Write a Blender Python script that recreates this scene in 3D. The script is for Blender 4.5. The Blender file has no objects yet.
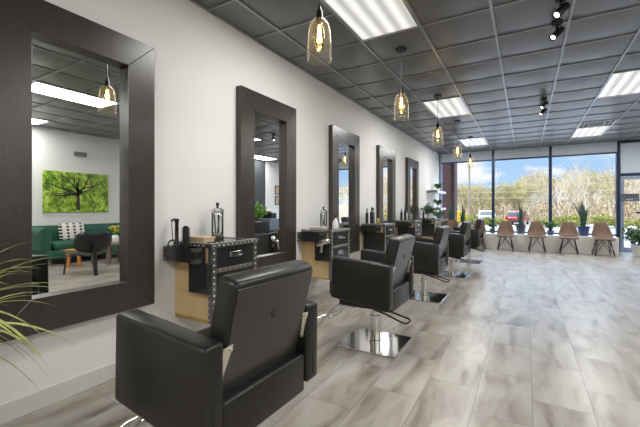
import bpy, bmesh, math, random
from mathutils import Vector, Matrix
random.seed(7)
scn = bpy.context.scene
COL = scn.collection
PI = math.pi
H = 1.16            # camera height
CEIL = 2.90
WL = -2.43          # left wall
WR = 4.21           # right wall
YW = 11.90          # window wall
YB = -2.6           # wall behind the camera

# ------------------------------------------------------------------ materials
class NT:
    def __init__(s, m):
        s.nt = m.node_tree; s.n = s.nt.nodes; s.l = s.nt.links
    def node(s, t, **kw):
        n = s.n.new(t)
        for k, v in kw.items(): setattr(n, k, v)
        return n
    def put(s, sock, v):
        if isinstance(v, bpy.types.NodeSocket): s.l.new(v, sock)
        elif v is not None: sock.default_value = v
    def math(s, op, a, b=None, c=None, clamp=False):
        n = s.node('ShaderNodeMath', operation=op); n.use_clamp = clamp
        s.put(n.inputs[0], a)
        if b is not None: s.put(n.inputs[1], b)
        if c is not None: s.put(n.inputs[2], c)
        return n.outputs[0]
    def mix(s, f, a, b, mode='MIX'):
        n = s.node('ShaderNodeMix', data_type='RGBA', blend_type=mode)
        s.put(n.inputs[0], f); s.put(n.inputs[6], a); s.put(n.inputs[7], b)
        return n.outputs[2]
    def noise(s, vec, scale, detail=3, rough=.55, dist=0):
        n = s.node('ShaderNodeTexNoise')
        if vec is not None: s.l.new(vec, n.inputs['Vector'])
        n.inputs['Scale'].default_value = scale; n.inputs['Detail'].default_value = detail
        n.inputs['Roughness'].default_value = rough; n.inputs['Distortion'].default_value = dist
        return n.outputs['Fac']
    def ramp(s, f, stops):
        n = s.node('ShaderNodeValToRGB'); e = n.color_ramp.elements
        e[0].position = stops[0][0]; e[0].color = (*stops[0][1], 1)
        e[1].position = stops[-1][0]; e[1].color = (*stops[-1][1], 1)
        for p, c in stops[1:-1]:
            q = e.new(p); q.color = (*c, 1)
        s.l.new(f, n.inputs[0]); return n.outputs[0]
    def coord(s, which='Object', scale=None):
        t = s.node('ShaderNodeTexCoord').outputs[which]
        if scale:
            mp = s.node('ShaderNodeMapping'); mp.inputs['Scale'].default_value = scale
            s.l.new(t, mp.inputs['Vector']); return mp.outputs[0]
        return t
    def bump(s, h, strength=.2, dist=.01):
        n = s.node('ShaderNodeBump'); n.inputs['Strength'].default_value = strength
        n.inputs['Distance'].default_value = dist; s.l.new(h, n.inputs['Height']); return n.outputs[0]

def newmat(name):
    m = bpy.data.materials.new(name); m.use_nodes = True
    t = NT(m); b = t.n['Principled BSDF']
    return m, t, b
def rgb(r, g, b):            # sRGB 0-255 to linear
    f = lambda c: (c/255/12.92 if c/255 <= .04045 else ((c/255+.055)/1.055)**2.4)
    return (f(r), f(g), f(b))
def pm(name, col, rough=.5, metal=0., var=.12, scale=6., bump=0., bscale=60., stretch=None, spec=None, coat=0):
    m, t, b = newmat(name)
    co = t.coord('Object', stretch)
    f = t.noise(co, scale)
    d = tuple(max(0, c*(1-var)) for c in col); u = tuple(min(1, c*(1+var)) for c in col)
    c = t.ramp(f, [(.3, d), (.7, u)])
    t.put(b.inputs['Base Color'], c)
    b.inputs['Roughness'].default_value = rough; b.inputs['Metallic'].default_value = metal
    if spec is not None: b.inputs['Specular IOR Level'].default_value = spec
    if coat: b.inputs['Coat Weight'].default_value = coat
    if bump:
        t.put(b.inputs['Normal'], t.bump(t.noise(co, bscale, 4), bump))
    return m
def emat(name, col, s):
    m, t, b = newmat(name)
    b.inputs['Base Color'].default_value = (*col, 1)
    b.inputs['Emission Color'].default_value = (*col, 1); b.inputs['Emission Strength'].default_value = s
    return m
def thin_glass(name, tint=(1, 1, 1), refl=1.0, base=.0, rough=0.0):
    m, t, b = newmat(name)
    out = t.n['Material Output']; t.n.remove(b)
    tr = t.node('ShaderNodeBsdfTransparent'); tr.inputs[0].default_value = (*tint, 1)
    gl = t.node('ShaderNodeBsdfGlossy'); gl.inputs['Roughness'].default_value = rough
    fr = t.node('ShaderNodeFresnel'); fr.inputs[0].default_value = 1.45
    fac = t.math('MULTIPLY_ADD', fr.outputs[0], refl, base, clamp=True)
    mx = t.node('ShaderNodeMixShader'); t.l.new(fac, mx.inputs[0]); t.l.new(tr.outputs[0], mx.inputs[1]); t.l.new(gl.outputs[0], mx.inputs[2])
    t.l.new(mx.outputs[0], out.inputs[0]); return m

M = {}
def org(r, g, b, k=.5): return tuple(c*k for c in rgb(r, g, b))
M['wall'] = pm('wall_paint', rgb(224, 223, 220), .75, var=.015, scale=2, bump=.05, bscale=180)
M['wall_dark'] = pm('charcoal_wall_paint', rgb(62, 64, 66), .6, var=.04)
M['base'] = pm('baseboard_paint', rgb(205, 203, 195), .5, var=.02)
M['grid'] = pm('ceiling_grid_metal', rgb(158, 159, 162), .28, .55, var=.03)
M['tile'] = pm('charcoal_ceiling_tile', rgb(98, 98, 100), .33, var=.05, scale=3, bump=.03, bscale=90, spec=.8)
M['frame'] = None
M['mirror'], _t, _b = newmat('mirror_silver'); _b.inputs['Base Color'].default_value = (.9, .91, .91, 1); _b.inputs['Metallic'].default_value = 1; _b.inputs['Roughness'].default_value = .008
M['leather'] = pm('black_leather', (.014, .0128, .0115), .34, var=.2, scale=5, bump=.06, bscale=160, spec=.42)
M['leather_back'] = pm('black_leather_back_panel', (.017, .016, .0145), .30, var=.15, scale=4, spec=.85)
M['chrome'] = pm('chrome', (.72, .71, .70), .09, 1., var=.03)
M['steel'] = pm('brushed_steel', (.62, .62, .63), .28, 1., var=.06, scale=20)
M['cream_metal'] = pm('pale_bracket_metal', rgb(206, 200, 180), .35, .35, var=.04)
M['black_metal'] = pm('black_metal', (.012, .012, .013), .4, .3, var=.15)
M['black_plastic'] = pm('black_plastic', (.015, .015, .016), .35, var=.15)
M['tan'] = pm('tan_trunk_leather', rgb(208, 178, 132), .42, .05, var=.08, scale=9, bump=.05)
M['trunk_black'] = pm('black_trunk_panel', (.022, .022, .022), .25, var=.2, scale=6, coat=.2)
M['brass'] = pm('aged_brass', rgb(190, 160, 95), .3, .9, var=.1, scale=30)
M['trim_steel'] = pm('trunk_edge_metal', rgb(118, 118, 116), .3, .8, var=.2, scale=30)
M['rivet'] = pm('polished_rivet', rgb(232, 230, 222), .35, .0, var=.05)
M['book'] = pm('tan_card', rgb(196, 172, 140), .6, var=.06)
M['white'] = pm('white_ceramic', rgb(232, 231, 228), .35, var=.02)
M['white_shelf'] = pm('white_shelf_lacquer', rgb(236, 236, 236), .4, var=.02)
M['pot_dark'] = pm('dark_glazed_pot', rgb(66, 70, 80), .35, var=.1)
M['pot_blue'] = pm('navy_glazed_pot', rgb(50, 62, 98), .3, var=.1)
M['soil'] = pm('potting_soil', rgb(60, 45, 32), .9, var=.3, scale=40)
M['leaf'] = pm('green_leaf', rgb(62, 98, 52), .45, var=.35, scale=12)
M['leaf_lite'] = pm('bright_green_leaf', rgb(110, 160, 60), .45, var=.3, scale=12)
M['snake'] = pm('snake_plant_leaf', rgb(58, 84, 72), .4, var=.4, scale=25, stretch=(1, 1, 3))
M['grass_leaf'] = pm('yellow_green_blade', rgb(150, 154, 88), .42, var=.5, scale=9)
M['shell'] = pm('brown_moulded_shell', rgb(112, 88, 72), .5, var=.08, scale=6)
M['mullion'] = pm('dark_blue_aluminium', rgb(38, 52, 78), .35, .5, var=.08)
M['mull_lite'] = pm('silver_blue_aluminium', rgb(142, 156, 176), .4, .4, var=.05)
M['sill'] = pm('pale_ledge_paint', rgb(214, 212, 206), .45, var=.03)
M['blind'] = pm('grey_blind_fabric', rgb(188, 196, 208), .8, var=.03, scale=3)
M['blind_rail'] = pm('slate_blind_rail', rgb(46, 64, 92), .5, var=.05)
M['pane'] = thin_glass('window_pane', (.98, .99, 1.0), .06)
def pend_glass():
    m, t, b = newmat('amber_pendant_glass'); out = t.n['Material Output']; t.n.remove(b)
    tr = t.node('ShaderNodeBsdfTransparent'); tr.inputs[0].default_value = (.97, .93, .84, 1)
    gl = t.node('ShaderNodeBsdfGlossy'); gl.inputs['Roughness'].default_value = .05
    tl = t.node('ShaderNodeBsdfTranslucent'); tl.inputs[0].default_value = (.95, .92, .86, 1)
    df = t.node('ShaderNodeBsdfDiffuse'); df.inputs[0].default_value = (.95, .92, .86, 1)
    a = t.node('ShaderNodeAddShader'); m2 = t.node('ShaderNodeMixShader'); m2.inputs[0].default_value = .5
    t.l.new(tl.outputs[0], m2.inputs[1]); t.l.new(df.outputs[0], m2.inputs[2])
    m3 = t.node('ShaderNodeMixShader'); m3.inputs[0].default_value = .25; t.l.new(m2.outputs[0], m3.inputs[1]); t.l.new(gl.outputs[0], m3.inputs[2])
    lw = t.node('ShaderNodeLayerWeight'); lw.inputs[0].default_value = .5
    f = t.math('MULTIPLY_ADD', t.math('POWER', lw.outputs['Facing'], 4.), .85, .045, clamp=True)  # whitish edge colour mixed in to stand for light refracted at the glass rim
    mx = t.node('ShaderNodeMixShader'); t.l.new(f, mx.inputs[0]); t.l.new(tr.outputs[0], mx.inputs[1]); t.l.new(m3.outputs[0], mx.inputs[2])
    t.n.remove(a); t.l.new(mx.outputs[0], out.inputs[0]); return m
M['pend'] = pend_glass()
M['clear'] = thin_glass('clear_glass', (.93, .95, .95), 1.2, .06)
M['bulb_glass'] = thin_glass('amber_bulb_glass', (.98, .85, .52), .8, .02)
M['filament'] = emat('glowing_filament', (1., .86, .55), 8)
M['bulb_core'] = emat('bulb_glow', (1., .80, .38), 3.2)
M['spot_glow'] = emat('spotlight_glow', (1., .98, .94), 2.5)
M['velvet'] = pm('green_velvet', rgb(30, 84, 66), .55, var=.25, scale=4)
M['wood_grey'] = pm('grey_wood', rgb(112, 98, 88), .5, var=.15, scale=8, stretch=(1, 1, 6))
M['wood_orange'] = pm('orange_wood', rgb(196, 128, 52), .5, var=.12, scale=8)
M['bark'] = pm('pale_bark', org(222, 208, 186, .62), .9, var=.2, scale=3)
M['bark_dark'] = pm('grey_brown_bark', org(150, 134, 112, .5), .9, var=.2, scale=3)
M['bud'] = pm('spring_buds', org(182, 168, 104, .58), .8, var=.25, scale=1.5)
M['bud_tan'] = pm('dry_twigs_and_buds', org(192, 168, 124, .62), .8, var=.2, scale=1.5)
M['bush'] = pm('yellow_green_bush', org(160, 160, 66), .8, var=.3, scale=3)
M['forsythia'] = pm('yellow_blossom', org(232, 200, 50, .6), .8, var=.15, scale=3)
M['asphalt'] = pm('asphalt', org(176, 176, 180), .9, var=.08, scale=1.2)
M['concrete'] = pm('concrete_walk', org(215, 213, 208, .6), .9, var=.05, scale=2)
M['verge'] = pm('dry_grass', org(186, 176, 120), .95, var=.2, scale=.8)
M['leaf_litter'] = pm('leaf_litter', org(170, 148, 118), .95, var=.2, scale=.6)
M['pier'] = pm('maroon_brick_pier', org(74, 40, 42, .6), .7, var=.12, scale=10)
M['car_white'] = pm('white_car_paint', org(236, 238, 242, .6), .25, var=.02, coat=.5)
M['car_red'] = pm('red_car_paint', org(190, 40, 52, .4), .25, var=.05, coat=.5)
M['car_glass'] = pm('dark_car_glass', (.02, .025, .03), .08, var=.1)
M['tyre'] = pm('black_rubber', (.02, .02, .02), .8)
M['tail'] = pm('red_tail_lamp', org(220, 40, 40), .2)
M['lamp_clear'] = pm('headlamp', rgb(230, 235, 240), .1)
M['pole'] = pm('weathered_pole_wood', org(160, 140, 126), .9, var=.15, scale=3)
M['wire'] = pm('overhead_wire', org(210, 200, 186), .8)
M['grey_tub'] = pm('grey_blue_tub', rgb(120, 132, 150), .4, var=.05)
M['towel'] = pm('white_towel', rgb(228, 224, 220), .95, var=.04, bump=.3)
M['sign_grey'] = pm('grey_sign_board', rgb(96, 102, 114), .6, var=.05)
M['sign_ink'] = pm('dark_sign_ink', rgb(38, 42, 52), .6)
M['sign_white'] = pm('frosted_panel', rgb(206, 216, 230), .6, var=.02, scale=2)
M['tree_photo_trunk'] = pm('printed_dark_bark', rgb(60, 52, 40), .6, var=.3, scale=12)
M['rail_metal'] = pm('shelf_end_metal', rgb(120, 118, 116), .4, .5)
M['yellow_flower'] = pm('yellow_petals', rgb(220, 190, 60), .6)
M['liquid'] = pm('smoky_liquid', rgb(58, 66, 66), .1)
M['teal'] = pm('teal_bottle_plastic', rgb(70, 110, 110), .3)
M['gold_bottle'] = pm('gold_bottle_plastic', rgb(190, 160, 90), .3, .3)

def mat_wood():
    m, t, b = newmat('dark_espresso_wood')
    co = t.coord('Object', (6, 6, 1.2)); f = t.noise(co, 5, 5, .6, 1.2)
    t.put(b.inputs['Base Color'], t.ramp(f, [(.25, rgb(42, 36, 32)), (.6, rgb(54, 47, 42)), (.8, rgb(64, 56, 50))]))
    b.inputs['Roughness'].default_value = .29; b.inputs['Specular IOR Level'].default_value = .65
    t.put(b.inputs['Normal'], t.bump(t.noise(t.coord('Object', (40, 40, 3)), 6, 4), .04, .004))
    return m
M['frame'] = mat_wood()

def mat_floor():
    m, t, b = newmat('stone_look_floor_tile')
    co = t.coord('Object'); sp = t.node('ShaderNodeSeparateXYZ'); t.l.new(co, sp.inputs[0])
    x = t.math('DIVIDE', t.math('SUBTRACT', sp.outputs[0], .034), .30)
    ci = t.math('FLOOR', x); fx = t.math('SUBTRACT', x, ci)
    y = t.math('DIVIDE', t.math('SUBTRACT', sp.outputs[1], t.math('MULTIPLY_ADD', ci, .31, .08)), .60)
    ri = t.math('FLOOR', y); fy = t.math('SUBTRACT', y, ri)
    gx = t.math('LESS_THAN', t.math('MINIMUM', fx, t.math('SUBTRACT', 1., fx)), .0085)
    gy = t.math('LESS_THAN', t.math('MINIMUM', fy, t.math('SUBTRACT', 1., fy)), .0043)
    g = t.math('MAXIMUM', gx, gy)
    cb = t.node('ShaderNodeCombineXYZ'); t.l.new(ci, cb.inputs[0]); t.l.new(ri, cb.inputs[1])
    wn = t.node('ShaderNodeTexWhiteNoise', noise_dimensions='3D'); t.l.new(cb.outputs[0], wn.inputs['Vector'])
    # each tile samples its own piece of a streaky cloud
    sc = t.node('ShaderNodeVectorMath', operation='SCALE'); t.l.new(wn.outputs['Color'], sc.inputs[0]); sc.inputs['Scale'].default_value = 17.
    ad = t.node('ShaderNodeVectorMath', operation='ADD'); t.l.new(co, ad.inputs[0]); t.l.new(sc.outputs[0], ad.inputs[1])
    mp = t.node('ShaderNodeMapping'); mp.inputs['Scale'].default_value = (4.6, 1.1, 1); mp.inputs['Rotation'].default_value = (0, 0, -.45); t.l.new(ad.outputs[0], mp.inputs[0])
    f = t.noise(mp.outputs[0], 1.7, 5, .5, .5)
    f2 = t.math('MULTIPLY_ADD', wn.outputs['Value'], .10, t.math('MULTIPLY_ADD', f, 1.0, -.05))
    c = t.ramp(f2, [(.26, rgb(98, 89, 78)), (.42, rgb(146, 138, 127)), (.56, rgb(163, 157, 148)), (.78, rgb(178, 173, 165))])
    c = t.mix(t.math('MULTIPLY', g, .55), c, (*rgb(92, 88, 84), 1))
    t.put(b.inputs['Base Color'], c)
    b.inputs['Roughness'].default_value = .30
    t.put(b.inputs['Normal'], t.bump(t.math('MULTIPLY', g, -1.), .3, .002))
    return m
M['floor'] = mat_floor()

def mat_diffuser():
    m, t, b = newmat('troffer_lens')
    sp = t.node('ShaderNodeSeparateXYZ'); t.l.new(t.coord('Object'), sp.inputs[0])
    w = t.math('SINE', t.math('MULTIPLY', sp.outputs[0], 2*PI/.142))
    w2 = t.math('SINE', t.math('MULTIPLY', sp.outputs[0], 2*PI/.02))
    s = t.math('MULTIPLY_ADD', w, .22, t.math('MULTIPLY_ADD', w2, .14, .64))
    b.inputs['Base Color'].default_value = (.3, .3, .3, 1)
    b.inputs['Emission Color'].default_value = (1., .985, .95, 1)
    t.put(b.inputs['Emission Strength'], s)
    b.inputs['Roughness'].default_value = .35
    return m
M['lens'] = mat_diffuser()

def mat_photo():
    m, t, b = newmat('printed_foliage')
    co = t.coord('Object')
    f = t.noise(co, 9, 6, .7, .4); g = t.noise(co, 2.2, 2)
    a = t.ramp(f, [(.30, rgb(24, 44, 12)), (.42, rgb(80, 124, 22)), (.52, rgb(160, 196, 40)), (.64, rgb(226, 238, 130))])
    c = t.mix(t.math('MULTIPLY', g, .5), a, (*rgb(70, 116, 24), 1))
    t.put(b.inputs['Base Color'], c); b.inputs['Roughness'].default_value = .5
    return m
M['photo'] = mat_photo()

def mat_pillow():
    m, t, b = newmat('white_and_black_patterned_cloth')
    sp = t.node('ShaderNodeSeparateXYZ'); t.l.new(t.coord('Object'), sp.inputs[0])
    a = t.math('GREATER_THAN', t.math('SINE', t.math('MULTIPLY', sp.outputs[1], 48.)), .35)
    d = t.math('GREATER_THAN', t.math('SINE', t.math('MULTIPLY', sp.outputs[2], 90.)), -.4)
    c = t.mix(t.math('MULTIPLY', a, d), (*rgb(222, 218, 210), 1), (*rgb(60, 50, 46), 1))
    t.put(b.inputs['Base Color'], c); b.inputs['Roughness'].default_value = .9
    return m
M['pillow'] = mat_pillow()

# ------------------------------------------------------------------ mesh builder
class MB:
    def __init__(s): s.bm = bmesh.new()
    def box(s, x0, x1, y0, y1, z0, z1, bev=0, seg=2, rot=None, piv=None):
        r = bmesh.ops.create_cube(s.bm, size=1.0)
        vs = r['verts']
        bmesh.ops.scale(s.bm, vec=(x1-x0, y1-y0, z1-z0), verts=vs)
        bmesh.ops.translate(s.bm, vec=((x0+x1)/2, (y0+y1)/2, (z0+z1)/2), verts=vs)
        if bev:
            es = list({e for v in vs for e in v.link_edges})
            rr = bmesh.ops.bevel(s.bm, geom=es, offset=bev, segments=seg, profile=.5, affect='EDGES')
            vs = list({v for f in rr['faces'] for v in f.verts} | {v for v in vs if v.is_valid})
        if rot is not None: bmesh.ops.rotate(s.bm, cent=piv or (0, 0, 0), matrix=rot, verts=vs)
        return s
    def prism(s, poly, axis, a, b, bev=0, seg=2):
        # poly is a list of 2-D points; axis is the extrusion axis ('x','y','z')
        def P(p, h):
            return {'x': (h, p[0], p[1]), 'y': (p[0], h, p[1]), 'z': (p[0], p[1], h)}[axis]
        A = [s.bm.verts.new(P(p, a)) for p in poly]; B = [s.bm.verts.new(P(p, b)) for p in poly]
        n = len(poly); fs = [s.bm.faces.new(A), s.bm.faces.new(B[::-1])]
        for i in range(n): fs.append(s.bm.faces.new([A[i], B[i], B[(i+1) % n], A[(i+1) % n]]))
        bmesh.ops.recalc_face_normals(s.bm, faces=fs)
        if bev:
            es = list({e for f in fs for e in f.edges})
            bmesh.ops.bevel(s.bm, geom=es, offset=bev, segments=seg, profile=.5, affect='EDGES')
        return s
    def cyl(s, p0, p1, r0, r1=None, seg=16, caps=True):
        r1 = r0 if r1 is None else r1
        p0 = Vector(p0); p1 = Vector(p1); d = (p1-p0)
        q = d.to_track_quat('Z', 'Y'); rings = []
        for p, r in ((p0, r0), (p1, r1)):
            rings.append([s.bm.verts.new(p + q @ Vector((math.cos(2*PI*i/seg)*r, math.sin(2*PI*i/seg)*r, 0))) for i in range(seg)])
        for i in range(seg):
            s.bm.faces.new([rings[0][i], rings[0][(i+1) % seg], rings[1][(i+1) % seg], rings[1][i]])
        if caps:
            s.bm.faces.new(rings[0][::-1]); s.bm.faces.new(rings[1])
        return s
    def tube(s, pts, r, seg=8, rr=None):
        pts = [Vector(p) for p in pts]; rings = []; n = len(pts)
        up = None
        for k, p in enumerate(pts):
            d = (pts[min(k+1, n-1)]-pts[max(k-1, 0)]).normalized()
            if up is None: up = d.orthogonal().normalized()
            up = (up - d*up.dot(d)).normalized(); w = d.cross(up)
            R = rr[k] if rr else r
            rings.append([s.bm.verts.new(p + (up*math.cos(2*PI*i/seg)+w*math.sin(2*PI*i/seg))*R) for i in range(seg)])
        for k in range(n-1):
            for i in range(seg):
                s.bm.faces.new([rings[k][i], rings[k][(i+1) % seg], rings[k+1][(i+1) % seg], rings[k+1][i]])
        s.bm.faces.new(rings[0][::-1]); s.bm.faces.new(rings[-1])
        return s
    def lathe(s, prof, c=(0, 0, 0), seg=24, close=False):
        rings = []
        for (r, z) in prof:
            if r < 1e-5: rings.append([s.bm.verts.new((c[0], c[1], c[2]+z))])
            else: rings.append([s.bm.verts.new((c[0]+r*math.cos(2*PI*i/seg), c[1]+r*math.sin(2*PI*i/seg), c[2]+z)) for i in range(seg)])
        for a, b in zip(rings, rings[1:]):
            for i in range(seg):
                j = (i+1) % seg
                if len(a) == 1 and len(b) == 1: continue
                if len(a) == 1: s.bm.faces.new([a[0], b[j], b[i]])
                elif len(b) == 1: s.bm.faces.new([a[i], a[j], b[0]])
                else: s.bm.faces.new([a[i], a[j], b[j], b[i]])
        return s
    def ball(s, c, r, sx=1, sy=1, sz=1, u=12, v=8):
        m = Matrix.Translation(c) @ Matrix.Diagonal((sx, sy, sz, 1))
        bmesh.ops.create_uvsphere(s.bm, u_segments=u, v_segments=v, radius=r, matrix=m); return s
    def quad(s, *ps):
        s.bm.faces.new([s.bm.verts.new(p) for p in ps]); return s
    def blade(s, pts, widths, side, fold=0.):
        # a leaf blade following pts; side is its sideways direction
        side = Vector(side).normalized(); L = []; C = []; R = []
        for p, w in zip(pts, widths):
            p = Vector(p)
            L.append(s.bm.verts.new(p - side*w)); C.append(s.bm.verts.new(p + Vector((0, 0, -fold*w)))); R.append(s.bm.verts.new(p + side*w))
        for k in range(len(pts)-1):
            s.bm.faces.new([L[k], C[k], C[k+1], L[k+1]]); s.bm.faces.new([C[k], R[k], R[k+1], C[k+1]])
        return s
    def leaf(s, p, d, L, W):
        # a small pointed leaf
        p = Vector(p); d = Vector(d).normalized(); w = d.orthogonal().normalized()
        w = Matrix.Rotation(random.uniform(0, 6.28), 3, d) @ w
        s.bm.faces.new([s.bm.verts.new(q) for q in (p, p+d*L*.45+w*W, p+d*L, p+d*L*.45-w*W)])
        return s
    def build(s, name, mat, parent=None, smooth=None, solid=0):
        me = bpy.data.meshes.new(name); s.bm.normal_update(); s.bm.to_mesh(me); s.bm.free()
        me.materials.append(mat)
        if smooth:
            for p in me.polygons: p.use_smooth = True
            try: me.set_sharp_from_angle(angle=math.radians(smooth))
            except Exception: pass
        o = bpy.data.objects.new(name, me); COL.objects.link(o)
        if parent is not None: o.parent = parent
        if solid:
            md = o.modifiers.new('thickness', 'SOLIDIFY'); md.thickness = solid; md.offset = 0
        return o

def tag(o, label=None, cat=None, group=None, kind=None):
    if label: o['label'] = label
    if cat: o['category'] = cat
    if group: o['group'] = group
    if kind: o['kind'] = kind
    return o
def thing(name, label, cat, loc=(0, 0, 0), rz=0, group=None):
    o = bpy.data.objects.new(name, None); o.empty_display_size = .1
    COL.objects.link(o); o.location = loc; o.rotation_euler = (0, 0, rz)
    return tag(o, label, cat, group)
def kids(o): return [c for c in COL.objects if c.parent == o]
def copy_tree(o, parent=None):
    c = o.copy(); COL.objects.link(c)
    if parent is not None: c.parent = parent
    for ch in [k for k in list(COL.objects) if k.parent == o]: copy_tree(ch, c)
    return c
def struct(o, parent=None):
    o['kind'] = 'structure'; return o

# ------------------------------------------------------------------ camera
cam = bpy.data.cameras.new('camera'); co = bpy.data.objects.new('camera', cam); COL.objects.link(co)
co.location = (0, 0, H); co.rotation_euler = (PI/2, 0, math.radians(30.3))
cam.lens = 36*352/640; cam.sensor_width = 36; cam.shift_y = -5.5/640; cam.clip_start = .05; cam.clip_end = 500
scn.camera = co

# ------------------------------------------------------------------ room shell
struct(MB().box(WL-.15, WR+.15, YB-.15, YW+.1, -.1, 0).build('floor', M['floor']))
struct(MB().box(WL-.15, WL, YB-.15, YW+.1, 0, CEIL+.2).build('wall_left', M['wall']))
struct(MB().box(WR, WR+.15, YB-.15, YW+.1, 0, CEIL+.2).build('wall_right', M['wall']))
struct(MB().box(WL, WR, YB-.15, YB, 0, CEIL+.2).build('wall_rear', M['wall']))
struct(MB().box(3.46, WR, 10.2, YW-.12, 0, CEIL).build('wall_partition', M['wall']))
struct(MB().box(3.46, WR, 8.0, 10.2, 0, CEIL).build('wall_accent', M['wall_dark']))
struct(MB().box(WL, WL+.015, YB, 11.1, 0, .11, .004).build('baseboard_left', M['base']))
struct(MB().box(WR-.015, WR, YB, 8.0, 0, .11, .004).build('baseboard_right', M['base']))
struct(MB().box(WL-.2, WR+.2, YB-.2, YW+.15, CEIL+.2, CEIL+.35).build('roof', M['tile']))

GX0 = -.2585; GS = .61; GY0 = 3.40
troffers = [(cx, ry) for cx in (-1.48, .96, 3.40) for ry in (-1.48, 2.18, 5.84, 9.50) if not (cx > 3 and ry > 5)] + [(GX0+GS*5, GY0+GS*9)]
vent_cell = (.96, 8.89)
xs = [WL] + [GX0+GS*k for k in range(-4, 9) if WL+.02 < GX0+GS*k < WR-.02] + [WR]
ys = [YB] + [GY0+GS*k for k in range(-12, 16) if YB+.02 < GY0+GS*k < YW-.02] + [YW+.1]
def taken(x, y):
    for (cx, ry) in troffers:
        if cx < x < cx+.61 and ry < y < ry+1.22: return True
    return vent_cell[0] < x < vent_cell[0]+.61 and vent_cell[1] < y < vent_cell[1]+.61
def ceiling():
    m = MB(); N = 5
    for i in range(len(xs)-1):
        for j in range(len(ys)-1):
            x0, x1, y0, y1 = xs[i], xs[i+1], ys[j], ys[j+1]
            if taken((x0+x1)/2, (y0+y1)/2): continue
            g = [[None]*(N+1) for _ in range(N+1)]
            for a in range(N+1):
                for b in range(N+1):
                    u = a/N; v = b/N
                    sag = .020*(math.sin(PI*u)*math.sin(PI*v))**.7 * min(1, (x1-x0)/.5)
                    g[a][b] = m.bm.verts.new((x0+(x1-x0)*u, y0+(y1-y0)*v, CEIL+.012-sag))
            for a in range(N):
                for b in range(N):
                    m.bm.faces.new([g[a][b], g[a][b+1], g[a+1][b+1], g[a+1][b]])
    return m.build('ceiling', M['tile'], smooth=60)
struct(ceiling())
def grid():
    m = MB()
    for x in xs[1:-1]:
        y = YB
        segs = []
        for j in range(len(ys)-1):
            ym = (ys[j]+ys[j+1])/2
            if not (taken(x-.1, ym) and taken(x+.1, ym)): segs.append((ys[j], ys[j+1]))
        for a, b in segs: m.box(x-.011, x+.011, a, b, CEIL-.004, CEIL+.02)
    for y in ys[1:-1]:
        for i in range(len(xs)-1):
            xm = (xs[i]+xs[i+1])/2
            if not (taken(xm, y-.1) and taken(xm, y+.1)):
                m.box(xs[i]+.011, xs[i+1]-.011, y-.008, y+.008, CEIL-.003, CEIL+.02)
    m.box(WL, WL+.02, YB, YW, CEIL-.005, CEIL+.02)
    return m.build('trim_1', M['grid'])
struct(grid())

# troffers
tl = {(-1.48, 2.18): 'bright white fluorescent panel above the nearest styling chair',
      (-1.48, 5.84): 'bright white ceiling panel beside the third hanging pendant lamp',
      (-1.48, 9.50): 'bright white ceiling panel nearest the left window corner',
      (.96, 5.84): 'bright white ceiling panel cut off by right picture edge',
      (.96, 9.50): 'bright white ceiling panel just beyond the metal air vent',
      (.96, 2.18): 'bright ceiling panel seen as the longer strip in the nearest mirror',
      (3.40, 2.18): 'bright ceiling panel over the green sofa',
      (GX0+GS*5, GY0+GS*9): 'bright ceiling panel beside the dark accent wall, seen in the second mirror'}
for (cx, ry) in troffers:
    t = thing('ceiling_light', tl.get((cx, ry), 'recessed white ceiling panel behind the camera'), 'ceiling light', (cx+.305, ry+.61, CEIL),
              group='recessed ceiling light panels')
    a, b = .305, .61
    f = MB(); w = .022
    f.box(-a, a, -b, -b+w, -.004, .03); f.box(-a, a, b-w, b, -.004, .03); f.box(-a, -a+w, -b+w, b-w, -.004, .03); f.box(a-w, a, -b+w, b-w, -.004, .03)
    f.build('frame', M['grid'], t)
    MB().box(-a+w, a-w, -b+w, b-w, .006, .012).build('diffuser', M['lens'], t)
    MB().box(-a, a, -b, b, .10, .11).build('housing', M['grid'], t)
    L = bpy.data.lights.new('troffer_lamp', 'AREA'); L.shape = 'RECTANGLE'; L.size = .5; L.size_y = 1.1; L.energy = 37; L.color = (1, .995, .975)
    lo = bpy.data.objects.new('troffer_lamp', L); COL.objects.link(lo); lo.parent = t; lo.location = (0, 0, -.002)

# ceiling air vent
t = thing('ceiling_vent', 'square metal air vent set in dark ceiling near the windows', 'vent', (vent_cell[0]+.305, vent_cell[1]+.305, CEIL))
for k, s in enumerate((.30, .22, .14)):
    m = MB(); z = .002-.006*k; w = (.03, .012, .014)[k]
    for sgn in (-1, 1):
        m.prism([(sgn*s, z-.004), (sgn*(s-w), z-.004+.004*k), (sgn*(s-w), z+.004*k), (sgn*s, z)], 'y', -s, s)
        m.prism([(sgn*s, z-.004), (sgn*(s-w), z-.004+.004*k), (sgn*(s-w), z+.004*k), (sgn*s, z)], 'x', -s, s)
    m.build('vane', M['white_shelf'], t)
MB().box(-.300, .300, -.300, .300, .02, .03).build('duct_backing', M['black_metal'], t)

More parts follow.
